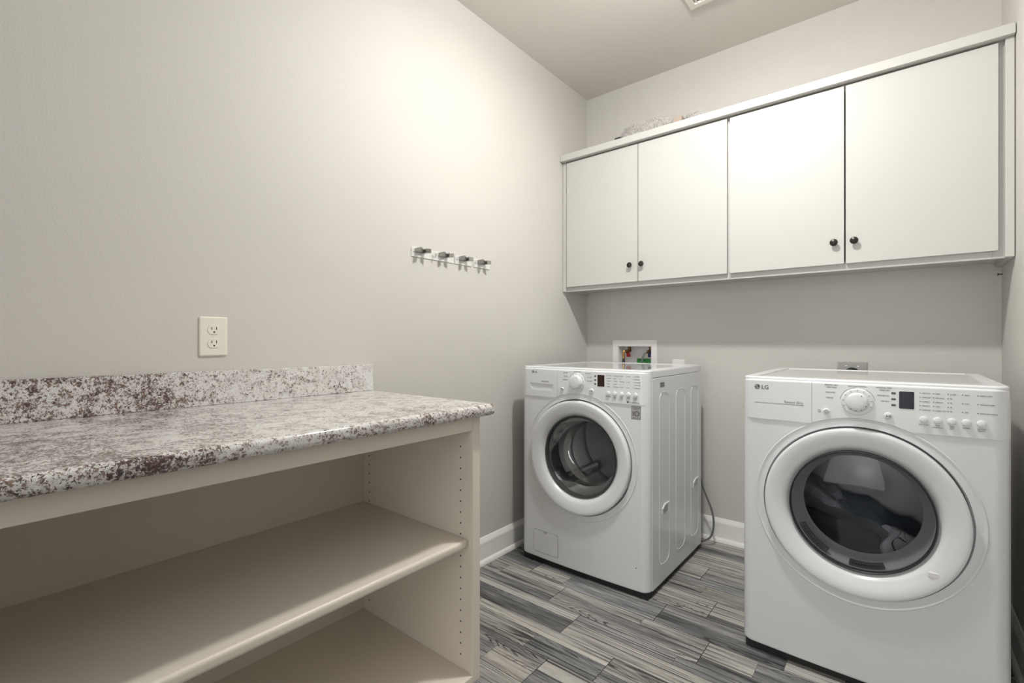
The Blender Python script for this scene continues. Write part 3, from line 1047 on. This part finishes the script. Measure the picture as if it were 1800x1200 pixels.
for z in (0.947, 0.929, 0.911):
    ico(pr, 0.0885, z, 0.0115, 0.0062)
LX = (0.150, 0.180, 0.2115, 0.242, 0.2735)
cols = (('VERY DRY', 'MORE DRY', 'NORMAL', 'LESS DRY', 'DAMP DRY'), ('HIGH', 'MID HIGH', 'MEDIUM', 'LOW', 'ULTRA LOW'), ('60 MIN.', '50', '40', '30', '20'), ('HIGH', '', 'LOW', '', 'OFF'), ('CHILD LOCK', '', 'WRINKLE CARE', '', 'DAMP DRY SIGNAL'))
for x, col_ in zip(LX, cols):
    for r_, s in enumerate(col_):
        if s:
            z = 0.952 - 0.0124 * r_
            prism(pr, rrect(x - 0.0014, z - 0.0011, x + 0.0014, z + 0.0011, 0.0007, 2), PY - 0.0004, PY + 0.001, 'y')
            word(pr, s, x + 0.0042, z, 0.0042)
for x, s in zip(BX5, (('DRY LEVEL',), ('TEMP.', 'CONTROL'), ('TIME', 'DRY'), ('SIGNAL',), ('OPTION', 'SELECT'))):
    for i, l_ in enumerate(s):
        word(pr, l_, x, 0.8588 - 0.0055 * i, 0.0048, 'CENTER')
for s, x, z, al, sz in (('SENSOR DRY', -0.088, 0.9635, 'LEFT', 0.0062), ('PERM. PRESS', -0.083, 0.956, 'LEFT', 0.0052), ('DELICATES', -0.085, 0.9395, 'LEFT', 0.0052), ('TOWELS', -0.085, 0.922, 'LEFT', 0.0052),
                        ('COTTON/NORMAL', -0.001, 0.9625, 'CENTER', 0.0056), ('MANUAL DRY', 0.046, 0.9625, 'LEFT', 0.0062), ('SPEED DRY', 0.054, 0.955, 'LEFT', 0.0052), ('FRESHEN UP', 0.0775, 0.9385, 'RIGHT', 0.0052), ('AIR DRY', 0.0775, 0.9215, 'RIGHT', 0.0052)):
    word(pr, s, x, z, sz, al)
text(pr, 'Sensor Dry', 0.0122, -0.149, 0.893, PY - 0.0002, 'RIGHT')
for i in range(16):
    a0, a1 = -0.299 + 0.0095 * i, -0.299 + 0.0095 * (i + 1)
    prism(pr, [(a0, 0.8885), (a1, 0.8885), (a1, 0.8897), (a0, 0.8897)], PY - 0.0004, PY + 0.001, 'y')
for i in range(20):
    a0, a1 = 2 * PI * i / 20, 2 * PI * (i + 1) / 20
    prism(pr, [(-0.083 + f * math.cos(a), 0.877 + f * math.sin(a)) for f, a in ((0.0050, a0), (0.0050, a1), (0.0040, a1), (0.0040, a0))], PY - 0.0082, PY - 0.0066, 'y')
prism(pr, [(0.0712, 0.8732), (0.0712, 0.8808), (0.0757, 0.877)], PY - 0.0082, PY - 0.007, 'y')
for dx in (0.0772, 0.0802):
    prism(pr, [(dx, 0.8732), (dx + 0.0016, 0.8732), (dx + 0.0016, 0.8808), (dx, 0.8808)], PY - 0.0082, PY - 0.007, 'y')
text(pr, 'On', 0.006, -0.107, 0.877, PY - 0.0002)
text(pr, 'Off', 0.006, -0.107, 0.871, PY - 0.0002)
obj('printed_legend', pr, M['print'], dcp, smooth=False, warp=warp)


# ---- laundry in the dryer drum
def cloth(name, m, label, cat, u0, u1, v0, v1, base, seed, amp=0.02, nx=46, ny=40, mats=None, stripe=None):
    """a crumpled cloth draped over the drum's floor; u across, v into the drum"""
    rnd = random.Random(seed)
    ph = [(rnd.uniform(20, 70), rnd.uniform(15, 60), rnd.uniform(0, 6.28), rnd.uniform(0.3, 1.0)) for _ in range(7)]
    bm = new()
    top = {}

    def zed(u, v):
        h = sum(k * math.sin(a * u + b * v + p) for a, b, p, k in ph) / 3.5
        return h

    for i in range(nx + 1):
        for j in range(ny + 1):
            s, q = i / nx, j / ny
            e = min(s, 1 - s, q, 1 - q)
            wob = 0.012 * math.sin(9 * q + seed) * (1 if s > 0.5 else -1)
            u = u0 + (u1 - u0) * s + wob
            v = v0 + (v1 - v0) * q + 0.012 * math.sin(11 * s + seed * 2)
            edge = min(1.0, e / 0.12)
            z = base(u, v) + amp * zed(u, v) * (0.3 + 0.7 * edge) - 0.022 * (1 - edge) ** 2
            zmin = DZ - math.sqrt(max(0.0, 0.249 ** 2 - u * u)) + 0.002
            top[i, j] = bm.verts.new((u, v, max(z, zmin)))
    for i in range(nx):
        for j in range(ny):
            f = bm.faces.new((top[i, j], top[i + 1, j], top[i + 1, j + 1], top[i, j + 1]))
            if stripe and stripe(i / nx, j / ny):
                f.material_index = 1
    ext = bmesh.ops.solidify(bm, geom=bm.faces[:], thickness=0.004)
    for v in bm.verts:
        v.co += Vector(DRY)
    o = obj(name, bm, mats or M[m], angle=60)
    return tag(o, label, cat)


cloth('dark_garment', 'navycloth', 'dark charcoal garment filling the lower left of the dryer window', 'clothing', -0.195, 0.060, 0.140, 0.300, lambda u, v: 0.385 - 0.22 * (u + 0.05) + 0.55 * min(v - 0.14, 0.10), 3, 0.008)
cloth('blue_garment', 'bluecloth', 'slate blue garment at the back of the dryer drum', 'clothing', -0.07, 0.17, 0.310, 0.44, lambda u, v: 0.475 - 0.40 * u + 0.2 * (v - 0.31), 5, 0.012)
cloth('white_shirt', 'whitecloth', 'white printed shirt lying at the bottom of the dryer window', 'clothing', 0.062, 0.165, 0.138, 0.300, lambda u, v: 0.378 - 0.25 * (u - 0.05) + 0.75 * min(v - 0.138, 0.11), 11, 0.009, mats=[M['whitecloth'], M['print']], stripe=lambda s, q: (0.30 < s < 0.33 or 0.62 < s < 0.65 or (0.45 < q < 0.48 and s > 0.33)))
cloth('grey_shirt', 'greycloth', 'pale grey mottled shirt at the left side of the dryer window', 'clothing', -0.225, -0.080, 0.308, 0.43, lambda u, v: 0.520 - 0.40 * (u + 0.16) + 0.3 * (v - 0.3), 8, 0.014)

# ------------------------------------------------------------------ wall outlet above the counter
ot = thing('wall_outlet', 'ivory duplex outlet with two sockets on the left wall above the counter', 'outlet', (XL, 0.5445, 1.1205))


def at(o, bm):
    return bm


def plate(bm, w, h, d, bev):
    """wall plate standing off the left wall (faces +x), local coordinates"""
    box(bm, (0, -w / 2, -h / 2), (d, w / 2, h / 2), bev, 3, edges=lambda c, dd: c.x > d * 0.5)
    return bm


obj('cover_plate', plate(new(), 0.077, 0.119, 0.0065, 0.0045), M['ivory'], ot)
for dz in (0.0205, -0.0205):
    pts = []
    for i in range(40):
        a = 2 * PI * i / 40
        pts.append((0.0172 * math.cos(a), max(-0.0142, min(0.0142, 0.0172 * math.sin(a))) + dz))
    s = obj('socket', prism(new(), pts, 0.006, 0.0085, 'x', 0.0008, 2, pick=lambda e: all(v.co.x > 0.008 for v in e.verts)), M['ivory'], ot)
    g = new()
    for dy in (-0.0063, 0.0063):
        box(g, (0.008, dy - 0.0011, dz - 0.0005), (0.0087, dy + 0.0011, dz + 0.0078))
    cyl(g, (0, 0, dz - 0.0075), 0.0026, 0.008, 0.0087, 'x', 14)
    obj('slots', g, M['hole'], s, smooth=False)
g = cyl(new(), (0, 0, 0), 0.0032, 0.0066, 0.006, 'x', 16)
cyl(g, (0, 0, 0), 0.0032, 0.0060, 0.0074, 'x', 16)
obj('screw', g, M['ivory'], ot)


# ------------------------------------------------------------------ coat hooks on the left wall
def double_hook(root, y):
    """two blunt square prongs joined by a back block, tips cut to a V"""
    bm = new()
    p, base = 0.046, 0.0034
    pts = [(base, y - 0.026), (p, y - 0.029), (p - 0.010, y - 0.009), (0.014, y - 0.009), (0.014, y + 0.009), (p - 0.010, y + 0.009), (p, y + 0.029), (base, y + 0.026)]
    prism(bm, pts, -0.002, 0.0165, 'z', 0.001, 2)
    return obj('hook', bm, M['satin'], root)


def hook_rail(label, y0, y1, hooks, zc=1.4905):
    r = thing('coat_hook_rail', label, 'coat hook', (XL, (y0 + y1) / 2, zc), 'chrome hook plates on the left wall')
    yc = (y0 + y1) / 2
    bm = box(new(), (0.0005, y0 - yc, -0.0205), (0.0035, y1 - yc, 0.0205), 0.0008, 2)
    obj('back_plate', bm, M['plate'], r)
    obj('screw', cyl(new(), (0, y0 - yc + 0.012, 0), 0.0028, 0.003, 0.0045, 'x', 12), M['brushed'], r)
    for h in hooks:
        double_hook(r, h - yc)
    return r


hr = hook_rail('widest chrome hook plate, holding two double hooks, nearest the counter', 1.300, 1.549, (1.345, 1.480))
bm = tube(new(), [(0.003, 0, -0.002), (0.012, 0, -0.010), (0.022, 0, -0.010), (0.026, 0, 0.004)], 0.0022, 8)
ck = obj('key_hook', bm, M['chrome'], hr)
ck.location = (0, 1.418 - 1.4245, 0.0)
hook_rail('short chrome plate with one double hook, middle of the three hook plates', 1.556, 1.668, (1.607,))
hook_rail('short chrome plate with one double hook, nearest the washing machine', 1.683, 1.800, (1.735,))

# ------------------------------------------------------------------ recessed water valve box
wb = thing('washer_outlet_box', 'white recessed valve box in the back wall above the washing machine', 'valve box', (-1.281, YB, 1.0))


def wl(bm):
    return lc(bm, wb)


fx0, fx1, fz0, fz1 = -1.428, -1.134, 0.885, 1.115
fr = boolean(box(new(), (fx0, YB - 0.006, fz0), (fx1, YB - 0.0002, fz1), 0.002, 2), [box(new(), (BX[0] + 0.0005, YB - 0.1, BX[1] + 0.0005), (BX[2] - 0.0005, YB + 0.1, BX[3] - 0.0005))])
obj('frame', wl(fr), M['boxwhite'], wb)
t_ = 0.003
bm = new()
x0, z0, x1, z1 = BX
e = 0.0008
box(bm, (x0 + e, YB + 0.083, z0 + e), (x1 - e, YB + 0.086, z1 - e))
box(bm, (x0 + e, YB - 0.0002, z0 + e), (x0 + e + t_, YB + 0.083, z1 - e))
box(bm, (x1 - e - t_, YB - 0.0002, z0 + e), (x1 - e, YB + 0.083, z1 - e))
box(bm, (x0 + e + t_, YB - 0.0002, z0 + e), (x1 - e - t_, YB + 0.083, z0 + e + t_))
box(bm, (x0 + e + t_, YB - 0.0002, z1 - e - t_), (x1 - e - t_, YB + 0.083, z1 - e))
obj('box_liner', wl(bm), M['boxwhite'], wb)
for vx, hm, lab in ((-1.335, 'red', 'brass valve with red handle'), (-1.193, 'blue', 'brass valve with blue handle')):
    bm = new()
    cyl(bm, (vx, YB + 0.04, 0), 0.011, 1.0725, 1.040, 'z', 20)
    cyl(bm, (vx, YB + 0.04, 0), 0.013, 1.052, 1.044, 'z', 6)
    lathe(bm, [(0, 0.0), (0.012, 0.0), (0.012, -0.02), (0.0095, -0.024), (0, -0.024)], (vx - 0.007, YB + 0.044, 1.040), 'y', 20)
    v = obj('valve', wl(bm), M['bronze'], wb)
    v['label'] = lab
    hb = box(new(), (vx - 0.011, YB + 0.018, 1.008), (vx + 0.013, YB + 0.034, 1.030), 0.003, 2)
    hb = box(hb, (vx - 0.004, YB + 0.02, 1.027), (vx + 0.006, YB + 0.03, 1.042), 0.002, 1)
    obj('handle', wl(hb), M[hm], v)
gt = box(new(), (-1.302, YB + 0.0795, 0.97), (-1.211, YB + 0.0825, 0.997), 0.001, 1)
text(gt, 'WASTE', 0.014, -1.284, 0.981, YB + 0.0792, mi=1)
obj('drain_tag', wl(gt), [M['green'], M['hole']], wb, smooth=False)['label'] = 'green tag over the drain'

h1 = thing('hot_water_hose', 'black hose with curved brass elbow under the red valve', 'hose', (-1.35, YB + 0.01, 0.93))
bm = tube(new(), [(-1.342, YB + 0.022, 1.044), (-1.348, YB + 0.006, 1.047), (-1.353, YB - 0.004, 1.036), (-1.354, YB - 0.004, 1.018), (-1.353, YB - 0.003, 1.004)], 0.0072, 12)
cyl(bm, (-1.353, YB - 0.003, 0), 0.0088, 1.006, 0.998, 'z', 16)
obj('brass_elbow', lc(bm, h1), M['brass'], h1)
bm = tube(new(), [(-1.353, YB - 0.003, 0.999), (-1.352, YB - 0.006, 0.985), (-1.347, YB - 0.018, 0.96), (-1.34, YB - 0.03, 0.90), (-1.33, YB - 0.035, 0.80)], 0.0078, 12)
obj('rubber_tube', lc(bm, h1), M['black'], h1)
h2 = thing('cold_water_hose', 'grey braided hose bending down from the blue valve', 'hose', (-1.22, YB + 0.01, 0.93))
bm = tube(new(), [(-1.200, YB + 0.022, 1.040), (-1.208, YB + 0.008, 1.040), (-1.218, YB + 0.000, 1.028), (-1.226, YB - 0.003, 1.005), (-1.232, YB - 0.006, 0.975), (-1.236, YB - 0.022, 0.92), (-1.236, YB - 0.035, 0.80)], 0.0062, 12)
obj('braided_tube', lc(bm, h2), M['hosegrey'], h2)
bm = cyl(new(), (-1.200, YB + 0.012, 1.040), 0.0105, 0.007, -0.007, 'y', 8)
obj('coupling_nut', lc(bm, h2), M['bronze'], h2)

# ------------------------------------------------------------------ outlets on the back wall
st = thing('dryer_outlet', 'square stainless steel outlet with round black socket above the dryer', 'outlet', (-0.1765, YB, 0.951))
obj('steel_plate', box(new(), (-0.0585, -0.006, -0.058), (0.0585, -0.0002, 0.058), 0.0035, 3, edges=lambda c, d: c.y < -0.004), M['brushed'], st)
bm = lathe(new(), [(0.031, -0.006), (0.031, -0.009), (0.028, -0.010), (0, -0.010)], (0, 0, 0), 'y', 40)
sk = obj('socket', bm, M['black'], st)
g = new()
for a in (90, 210, 330):
    c, s = math.cos(math.radians(a)), math.sin(math.radians(a))
    u = [(c * 0.016 + du * s + dv * c, s * 0.016 - du * c + dv * s) for du, dv in ((-0.007, -0.0016), (0.007, -0.0016), (0.007, 0.0016), (-0.007, 0.0016))]
    prism(g, u, -0.0103, -0.0095, 'y')
obj('slots', g, M['grey'], sk, smooth=False)
for sx in (-0.023, 0.023):
    obj('screw', cyl(new(), (sx, 0, 0.036), 0.0034, -0.006, -0.0076, 'y', 14), M['chrome'], st)
pt = thing('white_wall_plate', 'small white outlet plate peeking over the right rear of the washing machine', 'outlet', (-1.0055, YB, 0.942))
obj('cover_plate', box(new(), (-0.0365, -0.0055, -0.0575), (0.0365, -0.0002, 0.0575), 0.004, 3, edges=lambda c, d: c.y < -0.004), M['boxwhite'], pt)
for dz in (0.0205, -0.0205):
    pts = []
    for i in range(32):
        a = 2 * PI * i / 32
        pts.append((0.0172 * math.cos(a), max(-0.0142, min(0.0142, 0.0172 * math.sin(a))) + dz))
    obj('socket', prism(new(), pts, -0.0072, -0.005, 'y'), M['boxwhite'], pt)

# ------------------------------------------------------------------ power cord behind the washer
bm = tube(new(), [(-0.845, 2.64, 0.42), (-0.835, 2.655, 0.33), (-0.812, 2.665, 0.26), (-0.787, 2.67, 0.19), (-0.778, 2.67, 0.12), (-0.79, 2.665, 0.055), (-0.825, 2.655, 0.025), (-0.87, 2.65, 0.010), (-0.95, 2.66, 0.007)], 0.0052, 10)
tag(obj('power_cord', bm, M['cord']), 'grey power cord looping to the floor behind the washing machine', 'cord')

# ------------------------------------------------------------------ on top of the wall cabinet
def crumple(name, m, cx, cy, cz, lx, ly, lz, seed, label, cat):
    bm = new()
    bmesh.ops.create_icosphere(bm, subdivisions=5, radius=1.0)
    rnd = random.Random(seed)
    ph = [(rnd.uniform(3, 13), rnd.uniform(3, 13), rnd.uniform(3, 13), rnd.uniform(0, 6)) for _ in range(9)]
    for v in bm.verts:
        c = v.co.copy()
        d = sum(abs(math.sin(a * c.x + b * c.y + e_ * c.z + p)) for a, b, e_, p in ph) / 9.0
        s = 0.72 + 0.5 * d
        v.co = Vector((cx + math.copysign(abs(c.x) ** 0.65, c.x) * s * lx, cy + math.copysign(abs(c.y) ** 0.8, c.y) * s * ly, max(cz, cz + lz * 0.62 + math.copysign(abs(c.z) ** 0.55, c.z) * s * lz)))
    return tag(obj(name, bm, M[m], angle=18), label, cat)


TZ = 2.2351
crumple('bubble_wrap', 'wrap', -1.150, 2.655, TZ, 0.150, 0.055, 0.092, 4, 'long crumpled roll of clear bubble wrap on top of the wall cabinet', 'wrap')
crumple('bubble_wrap', 'wrap', -0.865, 2.655, TZ, 0.060, 0.05, 0.070, 9, 'small bubble wrap wad right of the cardboard on top of the wall cabinet', 'wrap')
tag(obj('cardboard_piece', box(new(), (-0.985, 2.63, TZ), (-0.935, 2.68, 2.358), 0.002, 1), M['card']), 'pinkish brown cardboard piece between the bubble wrap on the wall cabinet', 'cardboard')
bm = box(new(), (-1.335, 2.61, TZ), (-1.295, 2.64, 2.331), 0.003, 1)
tag(obj('dark_bracket', bm, M['dark']), 'small dark item just showing over the cabinet top, left end', 'bracket')

# ------------------------------------------------------------------ ceiling register and wall screw
vt = thing('ceiling_vent', 'white ceiling air vent at the top edge of the photo', 'vent', (-0.63, 2.24, H))
vb = boolean(box(new(), (-0.155, -0.09, -0.012), (0.155, 0.085, -0.0002), 0.004, 2, edges=lambda c, d: c.z < -0.006), [box(new(), (-0.125, -0.06, -0.1), (0.125, 0.055, 0.1))])
obj('frame', vb, M['vent'], vt)
obj('duct_back', box(new(), (-0.125, -0.06, -0.0015), (0.125, 0.055, -0.0003)), M['dark'], vt)
for i in range(12):
    x = -0.115 + 0.0209 * i
    s = box(new(), (-0.0075, -0.0598, -0.0009), (0.0075, 0.0548, 0.0009))
    bmesh.ops.rotate(s, verts=s.verts, cent=(0, 0, 0), matrix=Matrix.Rotation(math.radians(35), 3, 'Y'))
    bmesh.ops.translate(s, verts=s.verts, vec=(x, 0, -0.0072))
    obj('slat', s, M['vent'], vt)

bm = lathe(new(), [(0.002, -0.001), (0.002, -0.012), (0.0052, -0.013), (0.0045, -0.0155), (0, -0.016)], (XR, 2.745, 1.378), 'x', 14)
tag(obj('wall_screw', bm, M['knob']), 'small dark screw in the right wall just under the wall cabinet', 'screw')
